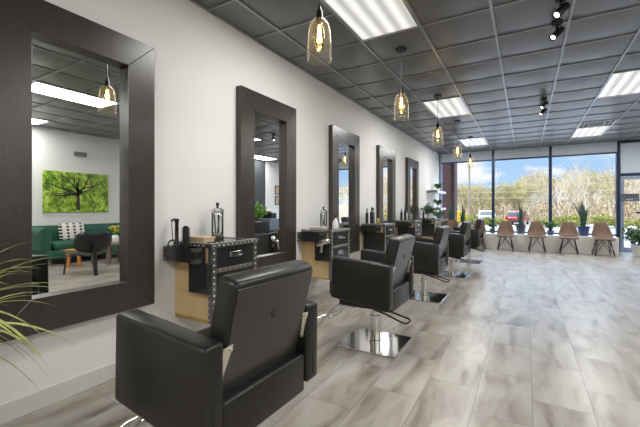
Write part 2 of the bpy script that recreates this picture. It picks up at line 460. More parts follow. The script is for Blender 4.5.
# ------------------------------------------------------------------ window wall
mx = [-2.38, -.85, .60, 2.08, 3.25]
struct(MB().box(WL, 1.97, 11.10, YW+.05, 0, .43, .006).build('wall_front', M['sill']))
for k, x in enumerate(mx):
    w = .038
    m = MB().box(x-w, x+w, YW-.09, YW+.05, .43 if k < 3 else 0, CEIL+.02, .006)
    struct(m.build('trim_%d' % (k+2), M['mull_lite'] if k == 0 else M['mullion']))
for k in range(3):
    a, b = mx[k]+.038, mx[k+1]-.038
    p = MB().box(a, b, YW, YW+.012, .47, 2.86).build('window_%d' % (k+1), M['pane']); struct(p)
    m = MB().box(a, b, YW-.04, YW+.04, .43, .47).box(a, b, YW-.04, YW+.04, 2.86, CEIL+.02)
    m.build('window_frame', M['mullion'], p)
    bl = thing('roller_blind', ['rolled pale grey window blind beside the left wall corner', 'rolled pale grey blind over the middle window',
               'rolled pale grey blind over the window left of the door'][k], 'blind', ((a+b)/2, YW-.13, 0), group='rolled blinds on the front windows')
    h = (b-a)/2
    MB().box(-h, h, -.02, .02, 2.62, CEIL-.01).build('blind_fabric', M['blind'], bl)
    MB().box(-h, h, -.024, .024, 2.575, 2.62, .006).build('bottom_rail', M['blind_rail'], bl)
# door bay
struct(MB().box(2.13, 3.20, YW-.04, YW+.01, 2.06, CEIL-.06).build('window_4', M['sign_white']))
struct(MB().box(2.13, 3.20, YW-.07, YW+.05, 1.98, 2.06).box(2.13, 3.20, YW-.07, YW+.05, CEIL-.06, CEIL+.01).build('trim_7', M['mullion']))
d = bpy.data.objects.new('door_1', None); COL.objects.link(d); d.location = (2.13, YW-.02, 0); struct(d)
m = MB().box(0, .07, -.02, .03, .01, 1.97).box(1.0, 1.07, -.02, .03, .01, 1.97).box(.07, 1.0, -.02, .03, .01, .14).box(.07, 1.0, -.02, .03, 1.90, 1.97)
m.build('door_frame', M['mull_lite'], d)
MB().box(.07, 1.0, .0, .01, .14, 1.90).build('door_pane', M['pane'], d)
m = MB().tube([(.44, -.02, .98), (.44, -.09, 1.0), (.44, -.09, 1.26), (.44, -.02, 1.28)], .016).box(.30, .95, -.10, -.06, 1.02, 1.07, .01)
m.build('door_handle', M['mullion'], d)

def text_obj(body, size, mat, parent, loc, rot, name='lettering', ext=.002):
    cu = bpy.data.curves.new(name, 'FONT'); cu.body = body; cu.size = size; cu.extrude = ext; cu.align_x = 'CENTER'; cu.align_y = 'CENTER'
    tmp = bpy.data.objects.new(name, cu); COL.objects.link(tmp)
    dg = bpy.context.evaluated_depsgraph_get(); me = bpy.data.meshes.new_from_object(tmp.evaluated_get(dg))
    bpy.data.objects.remove(tmp)
    me.materials.clear(); me.materials.append(mat)
    o = bpy.data.objects.new(name, me); COL.objects.link(o); o.parent = parent; o.location = loc; o.rotation_euler = rot
    return o
s = thing('open_sign', 'small grey sign hanging on the glass door by the plant', 'sign', (2.31, YW-.06, 1.43))
MB().box(-.19, .19, -.006, .006, -.10, .10, .004).build('board', M['sign_grey'], s)
text_obj('OPEN', .115, M['sign_ink'], s, (0, -.008, .035), (PI/2, 0, 0))
MB().box(-.06, .06, -.008, -.006, -.055, -.045).build('rule_line', M['white'], s)
text_obj('=', .12, M['sign_ink'], bpy.data.objects['window_4'], (2.60, YW-.043, 2.32), (PI/2, 0, 0), 'panel_mark')

# ------------------------------------------------------------------ wall mirrors
mirror_labels = ['large dark wood framed mirror reflecting the green sofa and tree picture',
  'dark wood framed mirror behind the second chair, reflecting a leafy plant',
  'dark wood framed mirror above the second drawer trunk, third along the wall',
  'narrow-looking dark framed mirror, fourth along the white wall',
  'dark framed mirror furthest along the wall, nearest the white shelves']
def mirror(y0, label):
    W, Z0, Z1, fw, dp = .945, .455, 2.342, .198, .068
    t = thing('wall_mirror', label, 'mirror', (WL, y0+W/2, 0), group='framed mirrors along the white wall')
    a = W/2
    P = {'o': [(-a, Z0), (a, Z0), (a, Z1), (-a, Z1)], 'i': [(-a+fw, Z0+fw), (a-fw, Z0+fw), (a-fw, Z1-fw), (-a+fw, Z1-fw)]}
    for k in range(4):
        j = (k+1) % 4
        poly = [P['o'][k], P['o'][j], P['i'][j], P['i'][k]]
        MB().prism(poly, 'x', .002, dp, .0025, 1).build('frame_rail', M['frame'], t)
    MB().box(.004, .012, -a+fw-.005, a-fw+.005, Z0+fw-.005, Z1-fw+.005).build('glass', M['mirror'], t)
for k in range(5): mirror(.682+1.857*k, mirror_labels[k])

# ------------------------------------------------------------------ drawer trunks (stations)
def rivets(m, pts, n, r=.0055):
    n = Vector(n)
    for p in pts:
        p = Vector(p); m.cyl(p-n*.001, p+n*.004, r, r*.5, 6)
def make_trunk(label):
    # local frame: x = out from the wall, y = along the wall, z up; body y 0..0.5
    t = thing('drawer_trunk', label, 'cabinet', (WL, 0, 0), group='trunk style drawer cabinets on the wall')
    X = .415; Z0, Z1 = .295, .89
    MB().box(0, X, 0, .50, Z0, Z1-.02, .006).build('body', M['tan'], t)
    tp = MB().box(.002, X+.012, -.012, .512, Z1-.02, Z1, .004)
    tp.build('top', M['trunk_black'], t)
    e = MB()
    e.box(X-.03, X+.016, -.016, .516, Z1-.028, Z1+.004, .003); e.box(.002, X, -.016, .03, Z1-.028, Z1+.004, .003); e.box(.002, X, .47, .516, Z1-.028, Z1+.004, .003)
    tt = e.build('top_trim', M['trim_steel'], t); e = MB()
    rivets(e, [(X-.008, .015+.047*k, Z1+.004) for k in range(11)], (0, 0, 1), .008); rivets(e, [(X+.016, .015+.047*k, Z1-.012) for k in range(11)], (1, 0, 0), .008)
    rivets(e, [(.03+.045*k, .01, Z1+.004) for k in range(8)], (0, 0, 1), .008); rivets(e, [(.03+.045*k, -.016, Z1-.014) for k in range(8)], (0, -1, 0), .008)
    e.build('rivet_line', M['rivet'], tt)
    # front edge trims
    e = MB()
    for y in (-.004, .457): e.box(X-.01, X+.010, y, y+.047, Z0, Z1-.028, .003)
    zs = [Z0, Z0+.19, Z0+.38]
    for z in zs: e.box(X-.008, X+.008, .043, .457, z, z+.022, .002)
    e.box(X-.03, X-.010, -.006, 0, Z0, Z1-.028, .002)
    ft = e.build('front_trim', M['trim_steel'], t); e = MB()
    for y in (.018, .481): rivets(e, [(X+.010, y, Z0+.03+.045*k) for k in range(13)], (1, 0, 0), .009)
    for z in zs: rivets(e, [(X+.008, .08+.055*k, z+.011) for k in range(7)], (1, 0, 0), .006)
    rivets(e, [(X-.019, -.006, Z0+.03+.045*k) for k in range(5)], (0, -1, 0), .006)
    e.build('rivet_line', M['rivet'], ft)
    e = MB().box(.01, X-.03, -.005, .004, Z0, Z0+.022, .002); rivets(e, [(.03+.05*k, -.005, Z0+.012) for k in range(7)], (0, -1, 0), .006)
    e.build('side_trim', M['brass'], t)
    for k in range(3):
        z = zs[k]+.024
        dr = MB().box(X-.02, X+.004, .045, .455, z, z+.162, .004).build('drawer', M['trunk_black'], t)
        h = MB().box(X+.004, X+.007, .19, .31, z+.075, z+.115, .002)
        h.tube([(X+.006, .205, z+.095), (X+.03, .21, z+.088), (X+.032, .25, z+.082), (X+.03, .29, z+.088), (X+.006, .295, z+.095)], .006)
        h.build('drawer_handle', M['chrome'], dr)
    # shallow tool tray on the near side, and the pocket beneath it
    tr = MB().box(.0, .36, -.105, -.095, .765, .862).box(0, .36, -.02, -.012, .765, .862).box(0, .01, -.095, -.02, .765, .862).box(.35, .36, -.095, -.02, .765, .862).box(0, .36, -.105, -.012, .755, .766)
    tr = tr.build('tool_tray', M['trunk_black'], t); tr.location = (.002, 0, 0)
    for (x0, x1, xr) in ((0, .035, .016), (.315, .364, .345)):
        for (z0, z1) in ((.752, .782), (.838, .866)):
            c = MB().box(x0, x1, -.109, -.105, z0, z1, .001, 1)
            if x0: c.box(x1-.003, x1, -.109, -.05, z0, z1)
            cn = c.build('tray_corner', M['trim_steel'], tr)
            rivets_ = MB(); rivets(rivets_, [(xr, -.109, (z0+z1)/2)], (0, -1, 0), .005); rivets_.build('rivet', M['brass'], cn)
    MB().box(.215, X+.010, -.045, -.007, .52, .752, .006).build('tool_pocket', M['trunk_black'], t)
    return t
trunk_y = [1.85+1.855*k for k in range(5)]
trunk_labels = ['black and tan riveted drawer trunk between the two nearest mirrors',
  'black and tan riveted drawer trunk behind the second chair with spray bottle',
  'riveted drawer trunk beneath dark bottles, third along the wall',
  'riveted drawer trunk, fourth along the wall, under the narrow mirrors',
  'riveted drawer trunk furthest along the wall, below the white shelves']
tk = make_trunk(trunk_labels[0]); tk.location = (WL, trunk_y[0], 0)
for k in range(1, 5):
    c = copy_tree(tk); c.location = (WL, trunk_y[k], 0); c['label'] = trunk_labels[k]
    if k >= 2:                      # the far trunks carry a wider black pocket over their near side
        for q in [q for q in COL.objects if q.parent == c and q.name.startswith('tool_pocket')]:
            if k == 2:
                w_ = MB().box(.05, .425, -.045, -.007, .43, .752, .006).build('tool_pocket', M['trunk_black']); wide = w_.data; bpy.data.objects.remove(w_)
            q.data = wide
TZ = .8935
def TP(k, x, y): return (WL+x, trunk_y[k]+y, TZ)

# ---- things on the trunks
def make_jar():
    t = thing('disinfectant_jar', 'x', 'jar')
    MB().lathe([(0, 0), (.052, 0), (.052, .018), (.046, .03), (.0, .03)], seg=20).build('base', M['black_plastic'], t, 40)
    MB().lathe([(.0, .031), (.043, .031), (.046, .05), (.046, .20), (.04, .215), (.0, .215)], seg=20).build('glass', M['clear'], t, 40)
    MB().lathe([(.047, .205), (.049, .21), (.046, .232), (.03, .245), (.0, .248)], seg=20).build('lid', M['chrome'], t, 40)
    MB().lathe([(0, .246), (.010, .248), (.010, .262), (.014, .27), (.012, .283), (0, .287)], seg=12).build('knob', M['black_plastic'], t, 40)
    m = MB()
    for a, x in ((.1, -.018), (-.14, .0), (.06, .016)):
        m.box(x-.007, x+.007, -.003, .003, .04, .19, .002, 1, Matrix.Rotation(a, 3, 'X'), (x, 0, .04))
    m.build('comb', M['black_plastic'], t)
    MB().lathe([(0, .033), (.038, .033), (.038, .05), (0, .05)], seg=20).build('tray', M['chrome'], t, 40)
    return t
def place(o, k, x, y, label, rz=0, group=None, s=1):
    o.location = TP(k, x, y); o.rotation_euler = (0, 0, rz); o['label'] = label; o.scale = (s, s, s)
    if group: o['group'] = group
    return o
jar = make_jar(); place(jar, 0, .13, .33, 'tall clear jar with chrome lid on the nearest drawer trunk', group='glass comb jars on the trunks', s=1.1)
j2 = copy_tree(jar); place(j2, 1, .16, .27, 'tall clear jar with chrome lid on the second drawer trunk')
def bottle(h, r, mat, k, x, y, label, neck=.35, cap=True, group=None):
    t = thing('product_bottle', label, 'bottle', TP(k, x, y), group=group)
    MB().lathe([(0, 0), (r*.95, 0), (r, .006), (r, h*.62), (r*.85, h*.7), (r*neck, h*.76), (r*neck, h*.80), (0, h*.80)], seg=16).build('bottle_body', mat, t, 40)
    MB().lathe([(0, h*.80), (r*neck*1.2, h*.80), (r*neck*1.1, h), (0, h)], seg=12).build('cap', M['black_plastic'], t, 40)
    return t
# hot-tool stand and round brush, nearest trunk (both stand in the side tray)
def at_tray(k, x, y): return (WL+x, trunk_y[k]+y, .7665)
t = thing('curling_iron', 'black upright curling iron with looped cord in the nearest trunk tray', 'curling iron', at_tray(0, .10, -.058))
MB().lathe([(0, 0), (.018, 0), (.018, .13), (.014, .14), (.014, .28), (.017, .285), (.017, .31), (0, .312)], seg=14).build('barrel', M['black_plastic'], t, 40)
MB().tube([(0, 0, .30), (-.03, 0, .305), (-.06, 0, .295)], .010, 8).build('clip', M['black_plastic'], t, 60)
MB().tube([(-.055, 0, .295), (-.066, .004, .26), (-.06, .006, .18), (-.055, 0, .13)], .003, 6).build('cord', M['black_plastic'], t, 60)
MB().tube([(-.055+.05*math.cos(a), .012*math.sin(a), .115+.026*math.sin(a)) for a in [2*PI*i/20 for i in range(21)]], .007, 8).build('cord_loop', M['black_plastic'], t, 60)
MB().tube([(-.012, 0, .115), (-.004, 0, .115)], .008, 8).build('cord_sleeve', M['black_plastic'], t)
t = thing('round_brush', 'black round bristle brush beside the hair dryer', 'hair brush', at_tray(0, .205, -.058))
m = MB().cyl((0, 0, 0), (0, 0, .245), .022, seg=14)
for i in range(14):
    for j in range(12):
        a = 2*PI*i/14+j*.2; z = .10+j*.0125
        m.cyl((.02*math.cos(a), .02*math.sin(a), z), (.034*math.cos(a), .034*math.sin(a), z), .0035, .002, 4)
m.build('bristles', M['black_plastic'], t); MB().lathe([(0, .245), (.022, .245), (.018, .256), (0, .26)], seg=14).build('cap', M['black_metal'], t, 40)
t = thing('wooden_box', 'flat tan box lying on the nearest drawer trunk', 'box', TP(0, .17, .085))
MB().box(-.11, .13, -.055, .055, .0, .028, .003).build('body', M['book'], t); MB().box(-.115, .135, -.06, .06, .028, .04, .003).build('lid', M['book'], t)
# second trunk
t = thing('spray_bottle', 'clear white spray bottle on the second trunk', 'spray bottle', TP(1, .32, .30))
MB().lathe([(0, 0), (.04, 0), (.042, .01), (.04, .07), (.018, .13), (.014, .14), (0, .14)], seg=16).build('bottle_body', M['white'], t, 40)
m = MB().box(-.012, .012, -.015, .03, .14, .175, .004).box(-.008, .008, -.05, -.012, .158, .172, .003).prism([(-.02, .15), (-.012, .15), (-.03, .11), (-.036, .112)], 'x', -.004, .004)
m.build('trigger_head', M['black_plastic'], t)
t = thing('wooden_box', 'flat pale box lying on the second drawer trunk', 'box', TP(1, .19, .10))
MB().box(-.10, .10, -.05, .05, 0, .022, .003).build('body', M['book'], t); MB().box(-.104, .104, -.054, .054, .022, .032, .003).build('lid', M['white'], t)
t = thing('hair_dryer', 'silver hair dryer hung on the second trunk side', 'hair dryer', (WL+.36, trunk_y[1]-.035, .70), 0)
o = MB().lathe([(0, -.10), (.02, -.10), (.03, -.06), (.034, 0), (.034, .06), (.02, .085), (0, .09)], seg=16).build('barrel', M['chrome'], t, 50); o.rotation_euler = (0, 1.2, 0); o.location = (.0, -.04, .05)
MB().tube([(-.02, -.04, .04), (-.03, -.04, -.02), (-.04, -.035, -.07)], .016, 10).build('handle', M['steel'], t, 50)
bl = 'dark toiletry bottles on the far trunks'
bottle(.26, .026, M['black_plastic'], 2, .08, .06, 'black slim bottle, leftmost on the third trunk', group=bl)
bottle(.28, .030, M['black_plastic'], 2, .12, .17, 'tall black bottle, middle of the third trunk', group=bl)
bottle(.27, .030, M['teal'], 2, .10, .29, 'teal bottle on the third trunk', group=bl)
bottle(.12, .030, M['gold_bottle'], 2, .25, .13, 'short gold bottle on the third trunk', group=bl)
bottle(.25, .028, M['black_plastic'], 3, .10, .08, 'black bottle, nearest on the fourth trunk', group=bl)
bottle(.29, .030, M['black_plastic'], 3, .14, .22, 'tall black bottle, middle of the fourth trunk', group=bl)
bottle(.22, .030, M['white'], 3, .12, .36, 'white bottle on the fourth trunk', group=bl)
bottle(.22, .030, M['black_plastic'], 4, .12, .06, 'black bottle on the furthest trunk', group=bl)
for k, y in ((2, .40), (3, .44)):
    pass

# ------------------------------------------------------------------ salon chairs
def make_salon_chair(label):
    t = thing('salon_chair', label, 'styling chair', group='black styling chairs facing the mirrors')
    L = M['leather']
    for s in (-1, 1):
        y0, y1 = sorted((s*.243, s*.333))
        MB().prism([(-.25, .762), (.245, .726), (.24, .378), (-.26, .428)], 'y', y0, y1, .015, 3).build('armrest', L, t, 50)
    MB().box(-.335, .12, -.240, .240, .405, .555, .035, 3).build('seat', L, t, 50)
    MB().box(-.24, .13, -.22, .22, .345, .41, .006).build('seat_base', M['black_plastic'], t)
    MB().box(.115, .232, -.241, .241, .345, .515, .016, 3).build('rear_panel', L, t, 50)
    # backrest: reclined slab with a flat rear panel
    R = Matrix.Rotation(math.radians(14), 3, 'Y'); pv = (.185, 0, .50)
    bk = MB().box(.091, .185, -.237, .237, .46, .928, .024, 3, R, pv).build('backrest', L, t, 50)
    MB().box(.1845, .1875, -.222, .222, .50, .905, .001, 1, R, pv).build('back_panel', M['leather_back'], bk)
    e = MB()
    c = R @ (Vector((.1875, 0, .765))-Vector(pv))+Vector(pv); ux = R @ Vector((0, 0, 1)); n = R @ Vector((1, 0, 0))
    e.tube([c+ux*.017*math.cos(a)+Vector((0, .017*math.sin(a), 0)) for a in [2*PI*i/20 for i in range(21)]], .0018, 5)
    e.tube([c+ux*.010+Vector((0, -.007, 0)), c-ux*.010+Vector((0, -.007, 0)), c-ux*.010+Vector((0, .007, 0))], .0018, 5)
    e.build('emblem', L, bk)
    for s in (-1, 1):
        m = MB()
        m.prism([(s*.247, .705), (s*.205, .71), (s*.230, .59), (s*.247, .585)], 'x', .1890, .1940)
        bmesh.ops.rotate(m.bm, cent=pv, matrix=R, verts=m.bm.verts[:])
        b = m.build('bracket', M['cream_metal'], t)
        for (y, z) in ((s*.217, .697), (s*.238, .597)):
            p = R @ (Vector((.1940, y, z))-Vector(pv))+Vector(pv); MB().cyl(p, p+n*.006, .007, seg=10).build('screw', M['steel'], b)
        # upright zip strip on the rear edge of the arm
        MB().box(.2385, .2425, s*.29-.006, s*.29+.006, .41, .56, .001, 1).build('arm_seam', M['black_metal'], t)
    MB().box(-.16, .16, -.12, .12, .315, .346, .004).build('swivel_plate', M['black_metal'], t)
    MB().lathe([(0, .012), (.052, .012), (.052, .03), (.046, .034), (.046, .24), (.034, .242), (.034, .318), (0, .318)], seg=28).build('column', M['chrome'], t, 40)
    MB().box(-.265, .25, -.25, .25, 0, .013, .003, 2).build('base_plate', M['chrome'], t)
    MB().tube([(.03, -.10, .31), (.12, -.12, .30), (.29, -.15, .255), (.315, -.13, .252), (.325, -.07, .258), (.31, -.045, .262), (.12, -.03, .30), (.03, -.02, .31)], .0075, 8).build('pump_lever', M['black_metal'], t, 60)
    f = MB()
    for s in (-1, 1):
        f.tube([(-.12, s*.155, .33), (-.24, s*.165, .335), (-.29, s*.17, .32), (-.47, s*.175, .12), (-.53, s*.17, .085), (-.58, s*.16, .10)], .012, 10)
    f.tube([(-.58, -.16, .10), (-.595, -.1, .108), (-.595, .1, .108), (-.58, .16, .10)], .012, 10)
    f.tube([(-.40, -.174, .20), (-.40, .174, .20)], .010, 8)
    f.build('footrest', M['chrome'], t, 60)
    return t
chair_labels = ['large black leather styling chair closest to the camera',
  'black leather styling chair on square chrome base, second from the camera',
  'black styling chair in the middle of the row of five',
  'black styling chair fourth from the camera along the wall',
  'black styling chair furthest from the camera, nearest the windows']
spots = [(-1.085, 1.085, -1.5), (-1.12, 2.865, 0), (-1.14, 4.65, 0), (-1.10, 6.45, -2), (-1.06, 8.20, -3)]
ch = make_salon_chair(chair_labels[0])
for k, (x, y, a) in enumerate(spots):
    o = ch if k == 0 else copy_tree(ch)
    o.location = (x, y, 0); o.rotation_euler = (0, 0, math.radians(a)); o['label'] = chair_labels[k]

# ------------------------------------------------------------------ pendants
def make_pendant(label):
    # origin at the ceiling
    t = thing('pendant_lamp', label, 'pendant lamp', group='glass pendant lamps in a row')
    MB().lathe([(0, 0), (.062, 0), (.062, -.012), (.055, -.022), (0, -.022)][::-1], seg=24).build('canopy', M['black_metal'], t, 40)
    MB().cyl((0, 0, -.02), (0, 0, -.42), .0035, seg=6).build('cord', M['black_plastic'], t)
    MB().lathe([(0, -.41), (.008, -.41), (.012, -.43), (.020, -.445), (.022, -.485), (.024, -.505), (0, -.505)][::-1], seg=16).build('socket', M['black_metal'], t, 40)
    prof = [(.022, -.490), (.040, -.500), (.058, -.525), (.069, -.56), (.075, -.61), (.078, -.68), (.079, -.765)]
    g = MB().lathe(prof[::-1], seg=32).build('glass_shade', M['pend'], t, 60)
    MB().tube([(.0785*math.cos(a), .0785*math.sin(a), -.765) for a in [2*PI*i/32 for i in range(33)]], .0022, 6).build('rim', M['pend'], g, 60)
    b = MB().lathe([(.012, -.505), (.018, -.53), (.030, -.575), (.034, -.615), (.030, -.66), (.015, -.70), (0, -.71)][::-1], seg=18).build('bulb', M['bulb_glass'], t, 60)
    f = MB()
    for i in range(6):
        a = 2*PI*i/6; f.cyl((.006*math.cos(a), .006*math.sin(a), -.535), (.015*math.cos(a), .015*math.sin(a), -.645), .0036, seg=5)
    f.build('filament', M['filament'], b)
    MB().cyl((0, 0, -.508), (0, 0, -.54), .006, seg=8).build('stem', M['brass'], b)
    L = bpy.data.lights.new('pendant_bulb', 'POINT'); L.energy = .35; L.color = (1, .75, .4); L.shadow_soft_size = .02
    lo = bpy.data.objects.new('pendant_bulb', L); COL.objects.link(lo); lo.parent = b; lo.location = (0, 0, -.60)
    return t
pl = ['glass dome pendant lamp closest to the camera, in front of the ceiling',
      'glass pendant lamp hanging second in the row from the camera',
      'glass pendant lamp third in the row, left of a ceiling panel',
      'small looking glass pendant lamp fourth in the row',
      'furthest glass pendant lamp, seen against the window']
pend = make_pendant(pl[0])
for k in range(5):
    o = pend if k == 0 else copy_tree(pend)
    o.location = (-1.17, [1.995, 3.76, 5.60, 7.43, 9.28][k], CEIL-.005); o['label'] = pl[k]

# track spots
def make_spot(label):
    t = thing('spotlight', label, 'spotlight', group='black ceiling spotlights')
    MB().lathe([(0, -.045), (.035, -.045), (.045, -.03), (.045, 0), (0, 0)], seg=18).build('mount', M['black_metal'], t, 40)
    MB().cyl((0, 0, -.045), (0, 0, -.10), .012, seg=10).build('stem', M['black_metal'], t)
    h = MB().lathe([(0, -.09), (.03, -.09), (.036, -.08), (.04, .03), (.046, .07), (.046, .075), (.04, .075), (.036, .06), (0, .06)], seg=18).build('head', M['black_metal'], t, 40)
    h.location = (0, 0, -.118); h.scale = (.8, .8, .8)
    h.rotation_euler = Vector((-.62, -.42, -.72)).to_track_quat('Z', 'Y').to_euler()
    MB().lathe([(0, .066), (.030, .066)], seg=18).build('lens', M['spot_glow'], h)
    L = bpy.data.lights.new('spot_lamp', 'SPOT'); L.energy = 12; L.spot_size = 1.0; L.shadow_soft_size = .03; L.color = (1, .97, .92)
    lo = bpy.data.objects.new('spot_lamp', L); COL.objects.link(lo); lo.parent = h; lo.location = (0, 0, .08); lo.rotation_euler = (PI, 0, 0)
    return t
sp = make_spot('black ceiling spotlight at the top picture edge, nearest the camera')
for k, (x, y, lb) in enumerate([(.25, 3.48, None), (.25, 3.92, 'black ceiling spotlight just below the topmost one'),
                               (.25, 6.55, 'black ceiling spotlight, nearer one of the far pair'), (.25, 7.00, 'black ceiling spotlight, further one of the far pair')]):
    o = sp if k == 0 else copy_tree(sp)
    o.location = (x, y, CEIL-.008)
    if lb: o['label'] = lb

# ------------------------------------------------------------------ shell chairs by the window
def make_shell_chair(label):
    t = thing('shell_chair', label, 'chair', group='brown shell chairs along the window ledge')
    prof = [(-.235, .395, .215, .0), (-.22, .425, .228, .004), (-.16, .437, .24, .012), (-.05, .425, .245, .03), (.06, .422, .248, .05),
            (.13, .445, .25, .07), (.18, .51, .245, .075), (.205, .60, .225, .07), (.225, .70, .19, .05), (.24, .775, .16, .03), (.245, .805, .13, .02)]
    m = MB(); N = 10; rows = []
    for i, (y, z, w, cv) in enumerate(prof):
        w *= .84 if i < 6 else .84-.02*(i-5)
        r = []
        back = max(0, min(1, (i-4)/3))
        for j in range(N+1):
            u = -1+2*j/N
            q = abs(u)**2.4
            r.append(m.bm.verts.new((u*w, y-cv*q*back*1.0, z+cv*q*(1-back))))
        rows.append(r)
    for a, b in zip(rows, rows[1:]):
        for j in range(N): m.bm.faces.new([a[j], a[j+1], b[j+1], b[j]])
    o = m.build('shell', M['shell'], t, 80, solid=.012)
    w = MB()
    for sx in (-1, 1):
        for sy in (-1, 1):
            MB().tube([(sx*.115, sy*.11, .415), (sx*.18, sy*.19, .004)], .008, 6).build('leg', M['black_metal'], t)
    for sx in (-1, 1):
        w.tube([(sx*.19, -.19, .05), (0, -.135, .33), (-sx*.05, -.12, .39)], .006, 6); w.tube([(sx*.19, .19, .05), (0, .135, .33), (-sx*.05, .12, .39)], .006, 6)
        w.tube([(sx*.19, -.19, .05), (sx*.135, 0, .33), (sx*.12, .05, .39)], .006, 6); w.tube([(sx*.19, .19, .05), (sx*.135, 0, .33), (sx*.12, -.05, .39)], .006, 6)
    w.tube([(-.115, -.11, .405), (.115, -.11, .405), (.115, .11, .405), (-.115, .11, .405), (-.115, -.11, .405)], .007, 6)
    w.build('wire_brace', M['black_metal'], t)
    return t
sx = [-1.86, -1.17, -.475, .252, .934, 1.615]
sl = ['brown shell chair half hidden behind the far styling chairs, by the left corner', 'brown shell chair partly hidden by the furthest styling chair',
      'brown shell chair in front of the parked cars', 'brown shell chair left of the window bar with the small navy pot',
      'brown shell chair left of the snake plant in navy pot', 'brown shell chair nearest the glass door']
sc0 = make_shell_chair(sl[0])
for k, x in enumerate(sx):
    o = sc0 if k == 0 else copy_tree(sc0)
    o.location = (x, 10.80, 0); o['label'] = sl[k]; o.rotation_euler = (0, 0, math.radians([3, -2, 0, 2, -2, 3][k]))

# ------------------------------------------------------------------ plants
def pot(parent, r, h, mat, z=0, taper=.75):
    p = MB().lathe([(0, 0), (r*taper, 0), (r, h*.92), (r*1.05, h*.93), (r*1.05, h), (r*.93, h), (r*.90, h*.9), (0, h*.88)], seg=22).build('pot', mat, parent, 40)
    MB().lathe([(r*.88, h*.895), (0, h*.91)], seg=16).build('soil', M['soil'], p)
    return p
def snake_plant(loc, label, ph, pr, n, hmin, hmax, mat, seed, spread=.22, leafmat='snake', lw=.026):
    rnd = random.Random(seed)
    t = thing('snake_plant', label, 'potted plant', loc, group='potted plants along the window ledge')
    pot(t, pr, ph, mat)
    for i in range(n):
        a = 2*PI*i/n+rnd.uniform(-.3, .3); h = rnd.uniform(hmin, hmax); r0 = pr*.45*rnd.random()
        lean = spread*rnd.uniform(.3, 1.1); m = MB()
        pts = []; ws = []
        for k in range(7):
            u = k/6; rr = r0+lean*u*u*h*1.6
            pts.append((rr*math.cos(a), rr*math.sin(a), ph*.88+h*u)); ws.append(lw*(.55+.9*u if u < .5 else 1.0*(1-(u-.5)/.5)**.7+.02))
        m.blade(pts, ws, (-math.sin(a+rnd.uniform(-.7, .7)), math.cos(a), 0), .35)
        m.build('leaf', M[leafmat], t, 60, solid=.004)
    return t
LZ = .4315
snake_plant((-.12, 11.45, LZ), 'tall snake plant in dark pot in front of the red car', .24, .125, 11, .35, .78, M['pot_dark'], 3, lw=.03)
snake_plant((1.31, 11.45, LZ), 'spiky snake plant in navy pot between two shell chairs', .25, .135, 13, .35, .80, M['pot_blue'], 4, lw=.032)
snake_plant((-1.98, 11.48, LZ), 'tall upright snake plant by the maroon brick pier', .22, .11, 9, .5, .85, M['pot_dark'], 5, .10, lw=.034)
snake_plant((-1.66, 11.50, LZ), 'slender snake plant second from the left wall corner', .20, .10, 7, .4, .75, M['pot_dark'], 6, .10, lw=.03)
def bushy(name, loc, label, ph, pr, rad, hgt, n, potmat, leafmat, seed, L=.07, W=.022, group=None):
    rnd = random.Random(seed)
    t = thing(name, label, 'potted plant', loc, group=group)
    pot(t, pr, ph, potmat)
    st = MB(); fo = MB()
    for i in range(max(8, n//14)):
        a = rnd.uniform(0, 2*PI); r = rad*math.sqrt(rnd.random()); z = ph+hgt*rnd.uniform(.35, .95)*(1-.4*(r/rad)**2)
        tip = Vector((r*math.cos(a), r*math.sin(a), z)); mid = Vector((tip.x*.4, tip.y*.4, ph+(z-ph)*.6))
        st.tube([(tip.x*.08, tip.y*.08, ph*.9), mid, tip], .003, 5)
        for k in range(14):
            u = rnd.uniform(.35, 1.05); p = mid.lerp(tip, (u-.35)/.7) if u > .5 else Vector((tip.x*.1, tip.y*.1, ph)).lerp(mid, u*1.6)
            p = p + Vector((rnd.gauss(0, 1), rnd.gauss(0, 1), rnd.gauss(0, 1)))*rad*.10
            d = Vector((rnd.gauss(0, 1)+math.cos(a)*.8, rnd.gauss(0, 1)+math.sin(a)*.8, rnd.gauss(.2, .7)))
            random.seed(rnd.random()); fo.leaf(p, d, L*rnd.uniform(.7, 1.2), W*rnd.uniform(.8, 1.2))
    st.build('stem', M[leafmat], t); fo.build('foliage', M[leafmat], t)
    return t
bushy('potted_plant', (-.84, 11.42, LZ), 'small leafy plant in dark pot by the white car', .13, .075, .12, .36, 130, M['pot_dark'], 'leaf', 11, group='potted plants along the window ledge')
bushy('potted_plant', (.585, 11.42, LZ), 'small leafy plant in navy pot on the window ledge', .12, .085, .15, .32, 160, M['pot_blue'], 'leaf', 12, group='potted plants along the window ledge')
bushy('potted_plant', (2.44, 11.22, 0), 'big bushy plant in white pot on floor by the door', .27, .24, .42, .52, 900, M['white'], 'leaf', 13, .085, .026)

